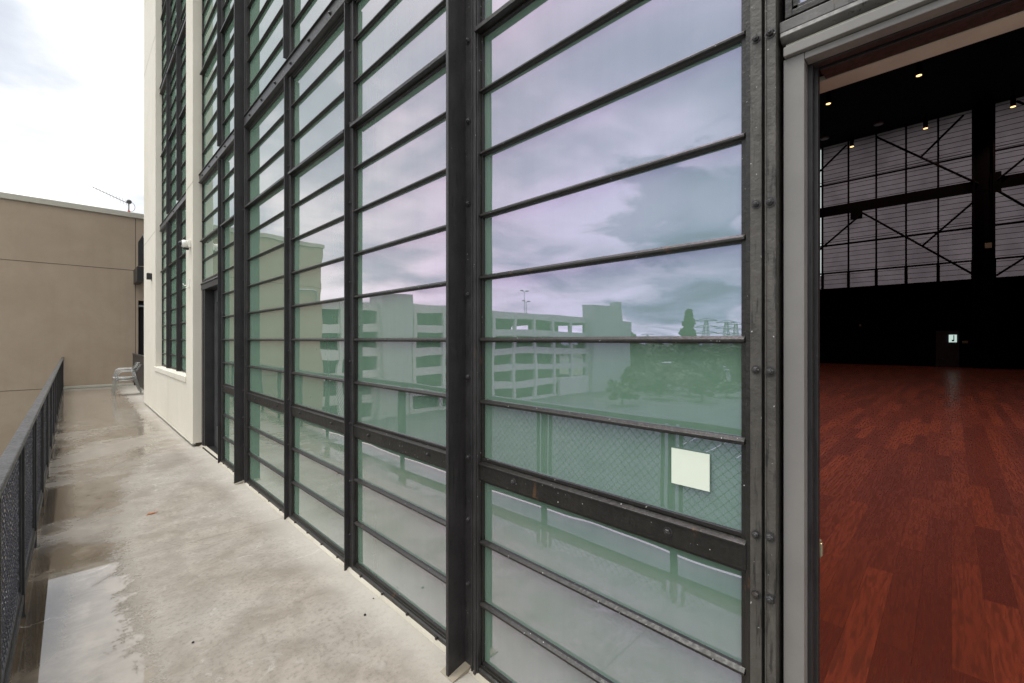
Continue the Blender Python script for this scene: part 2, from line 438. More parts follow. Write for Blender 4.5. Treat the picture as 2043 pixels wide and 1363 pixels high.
# ------------------------------------------------------------------ setting
G0 = -9.0
gm = MB(); gm.poly([(-3000,-3000,G0),(3000,-3000,G0),(3000,3000,G0),(-3000,3000,G0)], [(0,1,2,3)])
tag(gm.build('ground', M['ground'], fixn=False), kind='structure')
# street below the walkway, running along the building, and a crossing street
rd = MB(); rd.poly([(-16,-300,G0+.02),(-8,-300,G0+.02),(-8,300,G0+.02),(-16,300,G0+.02)], [(0,1,2,3)])
tag(rd.build('road', M['road'], fixn=False), kind='structure')
rl = MB()
for k in range(-30, 30): rl.poly([(-12.07, k*6, G0+.025),(-11.93, k*6, G0+.025),(-11.93, k*6+3, G0+.025),(-12.07, k*6+3, G0+.025)], [(0,1,2,3)])
for k in range(4, 9):
    rl.poly([(-46, -2+k*2.7, G0+.025),(-41, -2+k*2.7, G0+.025),(-41, -1.88+k*2.7, G0+.025),(-46, -1.88+k*2.7, G0+.025)], [(0,1,2,3)])
tag(rl.build('road_markings', M['line'], fixn=False), kind='structure')
sw = MB(); sw.box(-19.2, -16.2, -200, 200, G0+.004, G0+.14)
tag(sw.build('pavement', M['coping']), kind='structure')
hl = MB(); N = 60
for (rad, hh, seed) in ((1500, 34, 2), (2300, 62, 9)):
    rnd = random.Random(seed); pts = []; ph = [rnd.uniform(0, 6) for _ in range(5)]
    for i in range(N*2+1):
        a = math.pi*.45 + i/(N*2)*math.pi*1.1
        h = hh*(.35+.3*math.sin(a*5+ph[0])+.2*math.sin(a*11+ph[1])+.1*math.sin(a*23+ph[2]))
        c, s_ = math.cos(a), math.sin(a)
        pts += [(c*rad, s_*rad, G0-1), (c*(rad+120), s_*(rad+120), G0+max(4, h)), (c*(rad+500), s_*(rad+500), G0-1)]
    hl.poly(pts, [(3*i, 3*i+3, 3*i+4, 3*i+1) for i in range(N*2)] + [(3*i+1, 3*i+4, 3*i+5, 3*i+2) for i in range(N*2)])
tag(hl.build('hills', M['hill'], smooth=True), kind='structure')

# walkway slab
wk = MB(); wk.box(-.34, 1.62, -4, 20.48, -.30, 0)
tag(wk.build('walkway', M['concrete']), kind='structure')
ks = MB(); ks.extr([(1.345, .001), (1.40, .001), (1.40, .030), (1.385, .028), (1.352, .010)], 'y', -3.9, 7.98)
tag(ks.build('walkway_upstand', M['upstand']), kind='structure')
kb = MB(); kb.box(-.34, 1.55, 20.40, 20.475, .002, .075)
tag(kb.build('walkway_kerb', M['coping'], bevel=.008), kind='structure')
# hall floor
fl = MB(); fl.poly([(1.46,-20,.012),(36.2,-20,.012),(36.2,16,.012),(1.46,16,.012)], [(0,1,2,3)])
tag(fl.build('wood_floor', M['wood'], fixn=False), kind='structure')

# ------------------------------------------------------------------ the hall and its glass wall
U = .2963
GX = 1.395                       # glass plane
hall = empty('industrial_hall', (1.4, 0, 0), 'tall hall with a black steel gridded glass wall and cream stucco pier along the walkway', 'building')
BOLT = None
def bolt(loc, r=.011, parent=None, axis='x', h=.010):
    global BOLT
    if BOLT is None:
        b = MB(); n = 6
        b.lathe([(.0165, 0), (.0165, -.0025)], axis='x', n=14)
        b.lathe([(.0112, -.0026), (.0112, -.010), (.0085, -.0125)], axis='x', n=6)
        b.lathe([(.006, -.0126), (.006, -.0155), (.004, -.017)], axis='x', n=8)
        o = b.build('bolt', M['steel']); BOLT = o.data; bpy.data.objects.remove(o)
    o = bpy.data.objects.new('bolt', BOLT); col.objects.link(o)
    o.location = loc; o.rotation_euler.x = random.uniform(0, 1)
    attach(o, parent)
    if r != .011: o.scale = (r/.011,)*3
    return o

Z = lambda k: EYE + k*U
LEVELS = [
    (0.032, Z(7.93), [-4.26, -3.26, 'rail', -1, 0, 1, 2, 3, 4, 'beam', 6, 7]),
    (Z(8.36), Z(18.0), [9.42, 10.43, 11.44, 12.45, 'b13.45', 14.45, 15.45, 16.45, 17.2]),
    (Z(18.43), Z(28.1), [19.5, 20.5, 21.5, 22.5, 'b23.5', 24.5, 25.5, 26.5, 27.4]),
    (Z(28.53), Z(38.2), [29.6, 30.6, 31.6, 32.6, 'b33.6', 34.6, 35.6, 36.6, 37.5]),
]
GIRTS = [(Z(7.93), Z(8.36)), (Z(18.0), Z(18.43)), (Z(28.1), Z(28.53)), (Z(38.2), Z(38.7))]

def window(y0, y1, z0, z1, bars, parent=hall, fw=.030):
    """a steel window: perimeter frame + glazing bars; panes are one sub-part"""
    f = MB(); F0, F1 = 1.376, 1.43
    # stepped perimeter frame
    for (a, b, c, d) in ((y0, y0+fw*.55, z0, z1), (y1-fw*.55, y1, z0, z1), (y0+fw*.55, y1-fw*.55, z0, z0+fw*.55), (y0+fw*.55, y1-fw*.55, z1-fw*.55, z1)):
        f.box(F0, F1, a, b, c, d)
    a0, a1 = y0+fw*.55, y1-fw*.55
    for (a, b, c, d) in ((a0, a0+fw*.45, z0+fw*.5, z1-fw*.5), (a1-fw*.45, a1, z0+fw*.5, z1-fw*.5), (a0, a1, z0+fw*.5, z0+fw), (a0, a1, z1-fw, z1-fw*.5)):
        f.box(F0+.007, F1-.006, a, b, c, d)
    zs = [z0+fw*.8]
    i0, i1 = y0+fw*.6, y1-fw*.6
    for b in bars:
        zb_ = {'rail': Z(-2.2), 'beam': Z(5)}.get(b) or Z(float(str(b).lstrip('b')))
        if zb_ < z0+.1 or zb_ > z1-.08: continue
        if b == 'rail':
            zt, zb = Z(-1.97), Z(-2.245)
            f.box(1.372, 1.43, i0-.004, i1+.004, zb, zt-.012)
            f.extr([(1.366, zt-.012), (1.366, zt-.006), (1.392, zt+.006), (1.43, zt+.006), (1.43, zt-.012)], 'y', i0-.004, i1+.004)
            f.box(1.384, 1.42, i0, i1, zt+.006, zt+.020)
            f.box(1.381, 1.42, i0, i1, zb-.012, zb)
            zs += [zb, zt]; continue
        if b == 'beam' or (isinstance(b, str) and b[0] == 'b'):
            zc = Z(5) if b == 'beam' else Z(float(b[1:]))
            f.extr([(1.346, zc-.022), (1.346, zc-.002), (1.385, zc+.022), (1.43, zc+.022), (1.43, zc-.022)], 'y', i0-.008, i1+.008)
            f.box(1.381, 1.42, i0, i1, zc-.034, zc-.022)
            zs.append(zc); continue
        zc = Z(b)
        if zc < z0+.1 or zc > z1-.1: continue
        f.extr([(1.370, zc-.006), (1.370, zc+.002), (1.3835, zc+.0115), (1.42, zc+.0115), (1.42, zc-.0115), (1.3835, zc-.0115), (1.3835, zc-.008), (1.378, zc-.0065)], 'y', i0, i1)
        zs.append(zc)
    zs.append(z1-fw*.8)
    fo = f.build('window', M['bar'], parent, bevel=.0015)
    p = MB()
    for a, b in zip(zs[:-1], zs[1:]):
        if b-a < .12: continue
        t1, t2 = random.gauss(0, .003), random.gauss(0, .0012)
        h = (b-a)/2; wd = (i1-i0)/2
        def X(sy, sz): return GX + .002 + t1*sz*h*1.0 + t2*sy*wd
        p.poly([(X(-1,-1), i0, a), (X(-1,1), i0, b), (X(1,1), i1, b), (X(1,-1), i1, a)], [(0, 1, 2, 3)])
    p.build('pane', M['glass'], fo, fixn=False)
    return fo

FX = 1.372
COL_A, M1, M2, COL_B, M3 = 1.692, 2.975, 4.200, 5.635, 6.725
BAYS = [(.405, 1.610), (1.785, 2.935), (3.015, 4.16), (4.24, 5.545), (5.725, 6.69)]
WINS = {}
for bi, (a, b) in enumerate(BAYS):
    for li, (z0, z1, bars) in enumerate(LEVELS):
        WINS[bi, li] = window(a, b, z0, z1, bars)
for li, (z0, z1, bars) in enumerate(LEVELS):     # above the far door, above the near door, beyond
    for (a, b, base) in ((6.79, 7.965, Z(2.93)), (-1.0, .322, EYE+.876)):
        window(a, b, base if li == 0 else z0, z1, bars)
    window(-2.45, -1.22, z0, z1, bars)

def column(yc, hw=.10, fin=.112):
    c = MB()
    z1 = Z(38.7)
    c.box(FX-.012, 1.44, yc-hw, yc-.008, .0, z1)          # flange, near side
    c.box(FX-.012, 1.44, yc+.008, yc+hw, .0, z1)
    c.box(FX-.022, FX-.012, yc-hw+.005, yc-hw+.022, .0, z1)   # moulding ribs
    c.box(FX-.019, FX-.012, yc-hw+.030, yc-hw+.040, .0, z1)
    o = c.build('column', M['steel'], hall, bevel=.002)
    f = MB(); f.box(FX-fin, 1.44, yc-.0075, yc+.0075, -.001, z1)
    f.box(FX-fin-.004, FX-fin+.004, yc-.0095, yc+.0095, -.001, z1)
    f.build('fin', M['steel_fin'], o, bevel=.002)
    bs = MB(); bs.extr([(FX-fin-.008, .0015), (FX-.01, .0015), (FX-.01, .026), (FX-fin+.03, .012), (FX-fin-.008, .004)], 'y', yc-.05, yc+.05)
    bs.build('base_pad', M['pad'], o, bevel=.004)
    return o
colA = column(COL_A); colB = column(COL_B, fin=.098); column(-2.57)
for z in [.42, .73, 1.03, 1.42, 1.82, 2.26, 2.66, 3.05, 3.5]:
    bolt((FX-.012, COL_A-.035, z), parent=colA)
for z in [.42, .73, 1.03, 1.42, 1.82, 2.26, 2.66, 3.05]:
    bolt((FX-.012, COL_B-.035, z), parent=colB)

def mullion(yc, fin=.040, hw=.058):
    segs = [(0, GIRTS[0][0]-.012)] + [(GIRTS[i][1]+.03, GIRTS[i+1][0]-.012) for i in range(3)]
    for i, (a, b) in enumerate(segs):
        c = MB(); c.box(FX-.006, 1.44, yc-hw, yc-.005, a, b); c.box(FX-.006, 1.44, yc+.005, yc+hw, a, b)
        o = c.build('mullion', M['steel'], hall, bevel=.0015)
        c = MB(); c.box(FX-fin-(.008 if i else 0), 1.44, yc-.005, yc+.005, a+(.0 if i else -.001), b)
        c.build('fin', M['steel_fin'], o, bevel=.001)
        if i == 0:
            for z in [.25, .62, 1.02, 1.45, 2.0, 2.55, 3.1, 3.6]:
                bolt((FX-.006, yc-.024, z+.04*(yc-3)), .008, o)
    return
for y in (M1, M2, M3): mullion(y)

# mullion pair beside the open door
pm = MB()
pm.box(FX, 1.44, .378, .408, 0, Z(38.7)); pm.box(FX+.022, 1.44, .366, .378, 0, Z(38.7))
pm.box(FX-.012, 1.44, .340, .366, 0, Z(38.7)); pm.box(FX-.015, FX-.012, .3625, .366, 0, Z(38.7))
pmo = pm.build('mullion', M['steel_pair'], hall, bevel=.003)
for zpx in (85, 411, 737, 1062, 1180):
    bolt((FX, .392, EYE-(zpx-678)/877*1.262), .0085, pmo)
for zpx in (72, 406, 741, 1068, 1190):
    bolt((FX-.012, .353, EYE-(zpx-678)/877*1.222), .0095, pmo)
pm = MB(); pm.box(FX-.012, 1.44, -1.21, -1.01, 0, Z(38.7)); pm.build('mullion', M['steel'], hall, bevel=.003)

def girt(y0, y1, zi, nb=4):
    za, zb = GIRTS[zi]
    c = MB()
    c.box(1.348, 1.44, y0, y1, za+.022, zb-.010)
    c.extr([(1.334, zb-.010), (1.334, zb-.004), (1.372, zb+.012), (1.44, zb+.012), (1.44, zb-.010)], 'y', y0, y1)
    c.extr([(1.336, za+.004), (1.336, za+.012), (1.348, za+.022), (1.44, za+.022), (1.44, za-.004), (1.36, za-.004)], 'y', y0, y1)
    o = c.build('girt', M['steel'], hall, bevel=.0015)
    if zi < 2:
        for k in range(nb): bolt((1.348, y0+(k+.5)*(y1-y0)/nb, (za+zb)/2), .011, o)
for zi in range(4):
    girt(1.79, 5.535, zi, 9); girt(5.735, 7.99, zi, 5); girt(.41, 1.585, zi, 3); girt(-2.46, .33, zi, 4)
# bolts on the low rail
for (a, b), ks in zip(BAYS, ((.653, 1.362), (2.02, 2.70), (3.28, 3.93), (4.52, 5.21), (6.55,))):
    for y in ks: bolt((1.372, y, Z(-2.11)), .0105 if y < 2 else .009, hall)
# sill angle along the walkway, its screws are part of the same steel
for bi, (a, b) in enumerate(BAYS):
    s = MB(); s.extr([(1.3635, .012), (1.3635, .034), (1.371, .040), (1.40, .040), (1.40, .012)], 'y', a, b)
    for k in range(4):
        yy = a+(k+.5)*(b-a)/4
        s.lathe([(.009, 0), (.009, -.006), (.005, -.009)], (1.3635, yy, .022), 'x', 8)
    s.build('sill_angle', M['bar'], hall, bevel=.001)

# open doorway at the right: grey jamb, stepped header, cream soffit
hd = MB()
zt = EYE+.876
hy0, hy1 = -1.0, .335
hd.extr([(1.376, zt-.034), (1.376, zt-.004), (1.44, zt-.004), (1.44, zt-.034)], 'y', hy0, hy1)
hd.extr([(1.384, zt-.062), (1.366, zt-.052), (1.370, zt-.038), (1.44, zt-.038), (1.44, zt-.062)], 'y', hy0, hy1-.003)
o = hd.build('door_header', M['jamb_dark'], hall, bevel=.002)
hd = MB(); hd.box(1.392, 1.44, hy0, hy1-.012, zt-.078, zt-.063)
hd.build('header_caulk', M['sill'], o)
hd = MB(); hd.box(1.372, 1.44, hy0, hy1-.010, zt-.104, zt-.079)
hd.build('drip_rail', M['jamb'], o, bevel=.002)
jb = MB()
jb.box(1.386, 1.425, .279, .328, 0, zt-.106)             # flat grey face
jb.box(1.386, 1.425, -1.0, -.95, 0, zt-.106)
jb.box(1.386, 1.425, -.9495, .2785, zt-.124, zt-.106)
jo = jb.build('door_frame', M['jamb'], hall, bevel=.002)
jb = MB()
jb.box(1.426, 1.452, .268, .330, 0, zt-.106); jb.box(1.453, 1.476, .260, .330, 0, zt-.106); jb.box(1.4765, 1.50, .272, .330, 0, zt-.106)
jb.box(1.426, 1.452, -.949, .267, zt-.127, zt-.106); jb.box(1.453, 1.55, -.949, .259, zt-.118, zt-.106)
jb.box(1.47, 1.50, -.949, .259, zt-.127, zt-.1185)
jb.build('door_stop', M['steel_fin'], jo, bevel=.0015)
jb = MB(); jb.box(1.4805, 1.488, .2655, .2725, .0, zt-.13); jb.build('weather_seal', M['black'], jo)
lt = MB(); lt.box(1.478, 1.502, .2605, .2715, .985, 1.035); lt.box(1.484, 1.496, .256, .2605, .992, 1.028)
lt.build('strike_plate', M['brass'], jo, bevel=.0015)
sf = MB(); sf.box(1.552, 1.627, -1.6, .9, zt-.119, zt-.02); sf.build('soffit', M['cream'], hall)
ts = MB(); ts.box(1.386, 1.47, -.95, .279, .002, .022); ts.build('threshold', M['galv'], hall, bevel=.003)

# inner leaf of the wall around the opening, floor strip upward (black)
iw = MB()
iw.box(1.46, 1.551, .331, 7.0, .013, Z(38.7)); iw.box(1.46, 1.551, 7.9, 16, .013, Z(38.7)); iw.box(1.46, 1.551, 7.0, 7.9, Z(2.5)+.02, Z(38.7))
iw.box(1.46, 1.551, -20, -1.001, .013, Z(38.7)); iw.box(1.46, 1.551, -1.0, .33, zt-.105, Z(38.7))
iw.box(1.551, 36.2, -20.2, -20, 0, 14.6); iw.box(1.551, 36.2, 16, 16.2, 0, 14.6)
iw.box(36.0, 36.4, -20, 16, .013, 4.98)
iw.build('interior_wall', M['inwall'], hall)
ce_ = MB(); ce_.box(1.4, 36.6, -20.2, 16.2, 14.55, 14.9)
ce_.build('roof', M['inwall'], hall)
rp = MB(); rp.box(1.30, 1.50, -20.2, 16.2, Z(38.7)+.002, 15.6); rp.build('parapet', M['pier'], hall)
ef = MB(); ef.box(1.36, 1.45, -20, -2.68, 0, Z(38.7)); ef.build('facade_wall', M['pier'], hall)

# far door bay
fd = MB()
fd.box(1.374, 1.44, 7.86, 7.972, .0, Z(2.5)); fd.box(1.382, 1.56, 7.80, 7.86, 0, Z(2.5))
fd.box(1.382, 1.56, 6.86, 6.90, 0, Z(2.5)); 
fd.box(1.368, 1.56, 6.86, 7.972, Z(2.5)+.001, Z(2.78)); fd.extr([(1.355, Z(2.78)), (1.355, Z(2.80)), (1.38, Z(2.92)), (1.44, Z(2.92)), (1.44, Z(2.78))], 'y', 6.861, 7.97)
fdo = fd.build('door_frame', M['steel_fin'], hall, bevel=.002)
dl = MB()
dl.box(1.50, 1.545, 6.90, 7.03, .02, Z(2.5)-.01); dl.box(1.50, 1.545, 7.67, 7.80, .02, Z(2.5)-.01)
dl.box(1.50, 1.545, 7.03, 7.67, .02, .32); dl.box(1.50, 1.545, 7.03, 7.67, Z(2.5)-.18, Z(2.5)-.01)
dlo = dl.build('door', M['darkgrey'], hall, bevel=.003)
gl = MB(); gl.box(1.518, 1.528, 7.03, 7.67, .32, Z(2.5)-.18); gl.build('pane', M['glass'], dlo)
hn = MB(); hn.tube([(1.50, 6.98, 1.0), (1.455, 6.98, 1.0), (1.455, 6.98, 1.25), (1.50, 6.98, 1.25)], .009, 8); hn.build('handle', M['galv'], dlo)
th = MB(); th.box(1.35, 1.56, 6.87, 7.80, .001, .018); th.build('threshold', M['black'], hall, bevel=.003)

# cream pier with its recessed window
PX = 1.27; PY0, PY1 = 8.0, 14.35; WY0, WY1 = 8.56, 12.16; WZ0 = 1.03; PT = 15.6
pr = MB()
pr.box(PX, 1.62, PY0, WY0, .055, PT); pr.box(PX, 1.62, WY1, PY1, .055, PT)
pr.box(PX, 1.62, WY0, WY1, .055, WZ0-.10); pr.box(PX, 1.62, WY0, WY1, Z(38.7), PT)
pro = pr.build('pier_wall', M['pier'], hall)
pb = MB(); pb.box(PX+.035, 1.6, PY0+.02, PY1-.02, 0, .0549); pb.build('pier_base', M['joint'], pro)
pf = MB(); pf.extr([(PX-.012, .040), (PX-.012, .052), (PX+.03, .0545), (PX+.03, .040)], 'y', PY0-.012, PY1); pf.build('base_flashing', M['coping'], pro)
ss = MB(); ss.extr([(PX-.018, WZ0-.10), (PX-.018, WZ0-.012), (1.44, WZ0+.004), (1.44, WZ0-.10)], 'y', WY0-.02, WY1+.10)
ss.build('window_sill', M['sill'], hall, bevel=.004)
for (a_, b_, c_, d_) in ((PY0, WY0-.03, 3.95, 3.962), (WY1+.1, PY1, 3.95, 3.962), (PY0, WY0-.03, 8.2, 8.212), (WY1+.1, PY1, 8.2, 8.212), (10.4, 10.405, .06, WZ0-.11)):
    pj = MB(); pj.box(PX-.0015, PX+.008, a_, b_, c_, d_); pj.build('control_joint', M['coping'], pro)
PM1, PM2 = 9.86, 11.06
for li, (z0, z1, bars) in enumerate(LEVELS):
    for (a, b) in ((WY0+.005, PM1-.05), (PM1+.05, PM2-.05), (PM2+.05, WY1-.005)):
        bb = [x for x in bars if x != 'rail' and not (isinstance(x, (int, float)) and x < -1.5)]
        window(a, b, WZ0+.005 if li == 0 else z0, z1, bb)
def pmull(yc):
    segs = [(WZ0+.004, GIRTS[0][0]-.012)] + [(GIRTS[i][1]+.03, GIRTS[i+1][0]-.012) for i in range(3)]
    for i, (a, b) in enumerate(segs):
        c = MB(); c.box(FX-.006, 1.44, yc-.05, yc-.006, a, b); c.box(FX-.006, 1.44, yc+.006, yc+.05, a, b)
        o = c.build('mullion', M['steel'], hall)
        c = MB(); c.box(FX-.052, 1.44, yc-.006, yc+.006, a, b); c.build('fin', M['steel_fin'], o)
pmull(PM1); pmull(PM2)
for zi in range(4): girt(WY0+.002, WY1-.002, zi, 1)

# ------------------------------------------------------------------ far wall of the hall
XF = 35.7
def fy(px): u = (px-1021.5)/877; return XF*(1-u)/(1+u)
def fz(px, py): u = (px-1021.5)/877; return EYE + (678-py)/877*XF*math.sqrt(2)/(1+u)
FW = MB()
LY = [-15.2, -13.8, -12.4, -11.0, -9.6, -8.2, -6.8, -5.4, -4.0, -2.6] 
lites = [-.845+1.397*k for k in range(0, 12)]
zlo, ztop = 5.0, 14.5
zm0, zm1 = fz(1800, 392), fz(1800, 412)
sh = MB(); sh.poly([(XF+.10, -20, zlo), (XF+.10, -20, 14.56), (XF+.10, 16, 14.56), (XF+.10, 16, zlo)], [(0, 1, 2, 3)])
bars = MB()
for k in range(34):
    z = zlo+.30+k*.293
    if z > 14.5: break
    bars.box(XF+.05, XF+.08, -20, 16, z-.011, z+.011)
vb = MB()
ys = lites + [-1.65-1.397*k for k in range(0, 12)]
wobj = bars.build('far_window_bars', M['insteel'], hall)
sh.build('far_window_shade', M['shade'], wobj, fixn=False)
for y in ys:
    v = MB(); v.box(XF-.05, XF+.04, y-.045, y+.045, zlo, 14.5)
    v.box(XF-.052, XF+.04, y-.075, y+.075, zlo, zlo+1.05)
    v.build('interior_mullion', M['insteel'], hall)
hb = MB()
hb.box(XF-.25, XF-.02, -20, 16, 9.82, 10.42)
for z in (zlo+1.02, fz(1800, 473), fz(1800, 340)):
    hb.box(XF-.10, XF-.06, -20, 16, z-.05, z+.05)
for z in (fz(1800, 473)+.22, fz(1800, 340)+.22): hb.box(XF-.08, XF-.06, -20, 16, z-.018, z+.018)
hb.build('interior_beam', M['insteel'], hall)
hb = MB(); hb.box(XF-.15, XF+.3, -20, 16, zlo-.05, zlo+.0); hb.build('far_sill', M['insteel'], hall)
for yc in (-1.25, -1.25-8.4, -1.25+8.4):
    c = MB(); c.box(XF-.40, XF-.03, yc-.40, yc-.34, 0.02, 14.5); c.box(XF-.40, XF-.03, yc+.34, yc+.40, 0.02, 14.5); c.box(XF-.24, XF-.19, yc-.34, yc+.34, .02, 14.5)
    c.build('steel_column', M['insteel'], hall)
def brace(px0, py0, px1, py1, r=.065):
    a = (XF-.30, fy(px0), fz(px0, py0)); b = (XF-.30, fy(px1), fz(px1, py1))
    m_ = MB(); m_.tube([a, b], r, 6); m_.build('brace', M['insteel'], hall)
def Tz(x, y): return 1620+x/3.246, 180+y/3.246
for seg in ((425,315,1075,615), (30,560,230,365), (710,440,980,175), (330,800,1040,1195), (30,1060,330,805), (715,1015,1040,735),
            (1200,590,1373,450), (1200,660,1373,760), (1190,1205,1373,1090), (1320,85,1373,105)):
    brace(*Tz(seg[0], seg[1]), *Tz(seg[2], seg[3]), r=.06)
for q_ in ((-1.9, -1.5, 9.6, 10.7), (4.0, 4.6, 9.3, 9.9)):
    gp = MB(); gp.box(XF-.33, XF-.26, *q_); gp.build('gusset', M['insteel'], hall)
gg = MB(); gg.box(XF-.02, XF+.0, 6.22, 6.25, 5.9, 14.4); gg.build('daylight_gap', M['gap'], hall)
idr = MB(); idr.box(35.9, 35.99, fy(1914), fy(1867), .02, 2.12)
ido = idr.build('interior_door', M['indoor'], hall)
il = MB(); il.box(35.86, 35.89, fy(1909), fy(1893), fz(1900, 683), fz(1900, 668)); il.build('vision_panel', M['litwin'], ido)
il = MB(); il.box(35.85, 35.88, fy(1909)+.1, fy(1893)-.12, fz(1900, 681), fz(1900, 678)); il.box(35.85, 35.88, fy(1909)+.10, fy(1909)+.14, fz(1900, 681), fz(1900, 669)); il.build('glazing_bar', M['black'], ido)
def flat_sign(name, px0, py0, px1, py1, x, m, label, cat):
    b = MB(); b.box(x-.02, x, fy(px1), fy(px0), fz(px0, py1), fz(px0, py0)); o = b.build(name, m, bevel=.004); tag(o, label, cat)
flat_sign('door_plaque', 1920, 680, 1932, 685, 35.99, M['brass'], 'small tan plaque on the black wall right of the far interior door', 'plaque')
flat_sign('paper_notice', 1964, 488, 1978, 498, XF-.41, M['notice'], 'white paper notice fixed high on the black steel column in the hall', 'notice')
flat_sign('wall_switch', 1713, 647, 1717, 651, 35.99, M['cream'], 'tiny pale switch plate on the black far wall of the hall', 'switch')

# pendants
def pendant(loc, lit, label, grp):
    root = empty('pendant_light', loc, label, 'ceiling light', grp)
    b = MB(); b.lathe([(.10, .06), (.105, .62), (.03, .66)], loc, 'z', 16); b.build('housing', M['insteel'], root)
    b = MB(); b.tube([(loc[0], loc[1], loc[2]+.66), (loc[0], loc[1], 14.54)], .02, 6); b.build('stem', M['insteel'], root)
    b = MB(); b.lathe([(.101, .045), (.101, .055)], loc, 'z', 16); b.build('lamp_face', M['lamp'] if lit else M['darkgrey'], root)
    if lit:
        l = bpy.data.lights.new('lamp', 'SPOT'); l.energy = 2600 if loc[0] < 10 else 1300 if loc[0] < 15 else 600 if loc[0] < 25 else 260; l.color = (1, .74, .48); l.spot_size = R(95); l.spot_blend = .8; l.shadow_soft_size = .1
        lo = bpy.data.objects.new('lamp', l); col.objects.link(lo); lo.location = (0, 0, .03); lo.parent = root
    return root
zp = EYE+12.0
for (x, y, lb) in ((27.3, 1.05, 'lit black pendant light nearer the camera, upper right of the two on the dark ceiling'),
                   (27.3, 4.45, 'lit black pendant light nearest the doorway jamb against the dark ceiling'),
                   (34.4, 1.05, 'lit black pendant light before the middle of the far window'),
                   (34.4, 4.40, 'lit black pendant light before the left end of the far window'),
                   (34.4, -2.25, 'lit black pendant light right of the wide black column')):
    pendant((x, y, zp), True, lb, 'pendant lights under the hall ceiling')
for (x, y, lb) in ((32.6, 2.95, 'unlit dark round fixture on the ceiling between two lit pendants'),
                   (32.6, 5.5, 'unlit dark round fixture on the ceiling close to the door jamb')):
    root = empty('ceiling_fixture', (x, y, 13.9), lb, 'ceiling fixture', 'unlit round ceiling fixtures')
    b = MB(); b.lathe([(.20, 0), (.22, .02), (.22, .08), (.05, .12)], (x, y, 13.9), 'z', 18); b.build('disc', M['galv'], root)
    b = MB(); b.tube([(x, y, 14.02), (x, y, 14.54)], .02, 6); b.build('stem', M['insteel'], root)

for x in (6.3, 13.3, 20.3):  # unseen pendant rows added to brighten the hall floor
    for y in (7.85, 1.05, -5.75):
        pendant((x, y, zp), True, 'added pendant light brightening the red floor, out of sight above the doorway', 'pendant lights under the hall ceiling')
# ------------------------------------------------------------------ small things on the hall
def at_y(px, X):
    u = (px-1021.5)/877; return X*(1-u)/(1+u)
def at_z(px, py, X):
    u = (px-1021.5)/877; return EYE+(678-py)/877*X*math.sqrt(2)/(1+u)
pp = MB()
ya, yb = at_y(1416, 1.387), at_y(1340, 1.387)
zA = at_z(1340, 893, 1.387); zB = at_z(1340, 963, 1.387)
pp.box(1.3855, 1.387, ya, yb, zB, zA)
tag(pp.build('paper_square', M['paper']), 'pale green square of paper stuck on the pane nearest the open door', 'paper note')

cy = 8.19; cz = 3.05
sc = empty('security_camera', (PX, cy, cz), 'white dome security camera high on the cream pier', 'security camera')
b = MB(); b.box(PX-.04, PX+.001, cy-.05, cy+.05, cz-.05, cz+.06); b.build('bracket', M['white'], sc, bevel=.01)
b = MB(); b.lathe([(.001, -.005), (.035, 0), (.054, -.02), (.060, -.05), (.054, -.072), (.041, -.082)], (PX-.03, cy, cz), 'x', 20); b.build('shell', M['white'], sc, smooth=True)
b = MB()
for i in range(1): b.lathe([(.040, -.082), (.034, -.10), (.022, -.114), (.003, -.12)], (PX-.03, cy, cz), 'x', 18)
b.build('dome', M['cam_lens'], sc, smooth=True)
b = MB(); b.box(PX-.09, PX-.02, cy-.022, cy+.022, cz-.088, cz-.058); b.build('hood', M['black'], sc, bevel=.005)

b = MB(); yy, zz = 8.28, 2.44
b.box(PX-.012, PX, yy-.035, yy+.035, zz-.01, zz+.09); b.tube([(PX, yy+.03, zz), (PX-.06, yy+.03, zz-.01), (PX-.075, yy+.03, zz+.02)], .008, 6)
b.tube([(PX, yy-.03, zz-.03), (PX-.05, yy-.05, zz-.05)], .008, 6)
tag(b.build('cable_bracket', M['white'], bevel=.002), 'small white cable bracket on the pier below the dome camera', 'bracket')

wl = empty('wall_lamp', (PX, 12.8, 3.02), 'small black box wall lamp on the cream pier left of its window', 'wall lamp')
b = MB(); b.box(PX-.09, PX-.008, 12.74, 12.86, 2.96, 3.10); b.build('housing', M['black'], wl, bevel=.006)
b = MB(); b.box(PX-.0079, PX+.001, 12.76, 12.84, 2.93, 3.09); b.build('back_plate', M['darkgrey'], wl)

# ------------------------------------------------------------------ railing
RX = -.215; RT = 1.045
rail = empty('walkway_railing', (RX, 8, 0), 'black steel railing with diamond wire mesh along the open walkway edge', 'railing')
b = MB(); b.box(RX-.028, RX+.028, -3.9, 20.4, RT-.030, RT); b.build('top_rail', M['rail_top'], rail, bevel=.006)
b = MB(); b.box(RX-.018, RX+.018, -3.9, 20.4, .085, .132); b.build('bottom_rail', M['rail_top'], rail, bevel=.004)
posts = [1.40+1.2*k for k in range(-4, 17)]
pb = MB(); pb.box(RX-.02, RX+.02, -.02, .02, -.0, RT-.031)
po = pb.build('post', M['rail'], rail, bevel=.002)
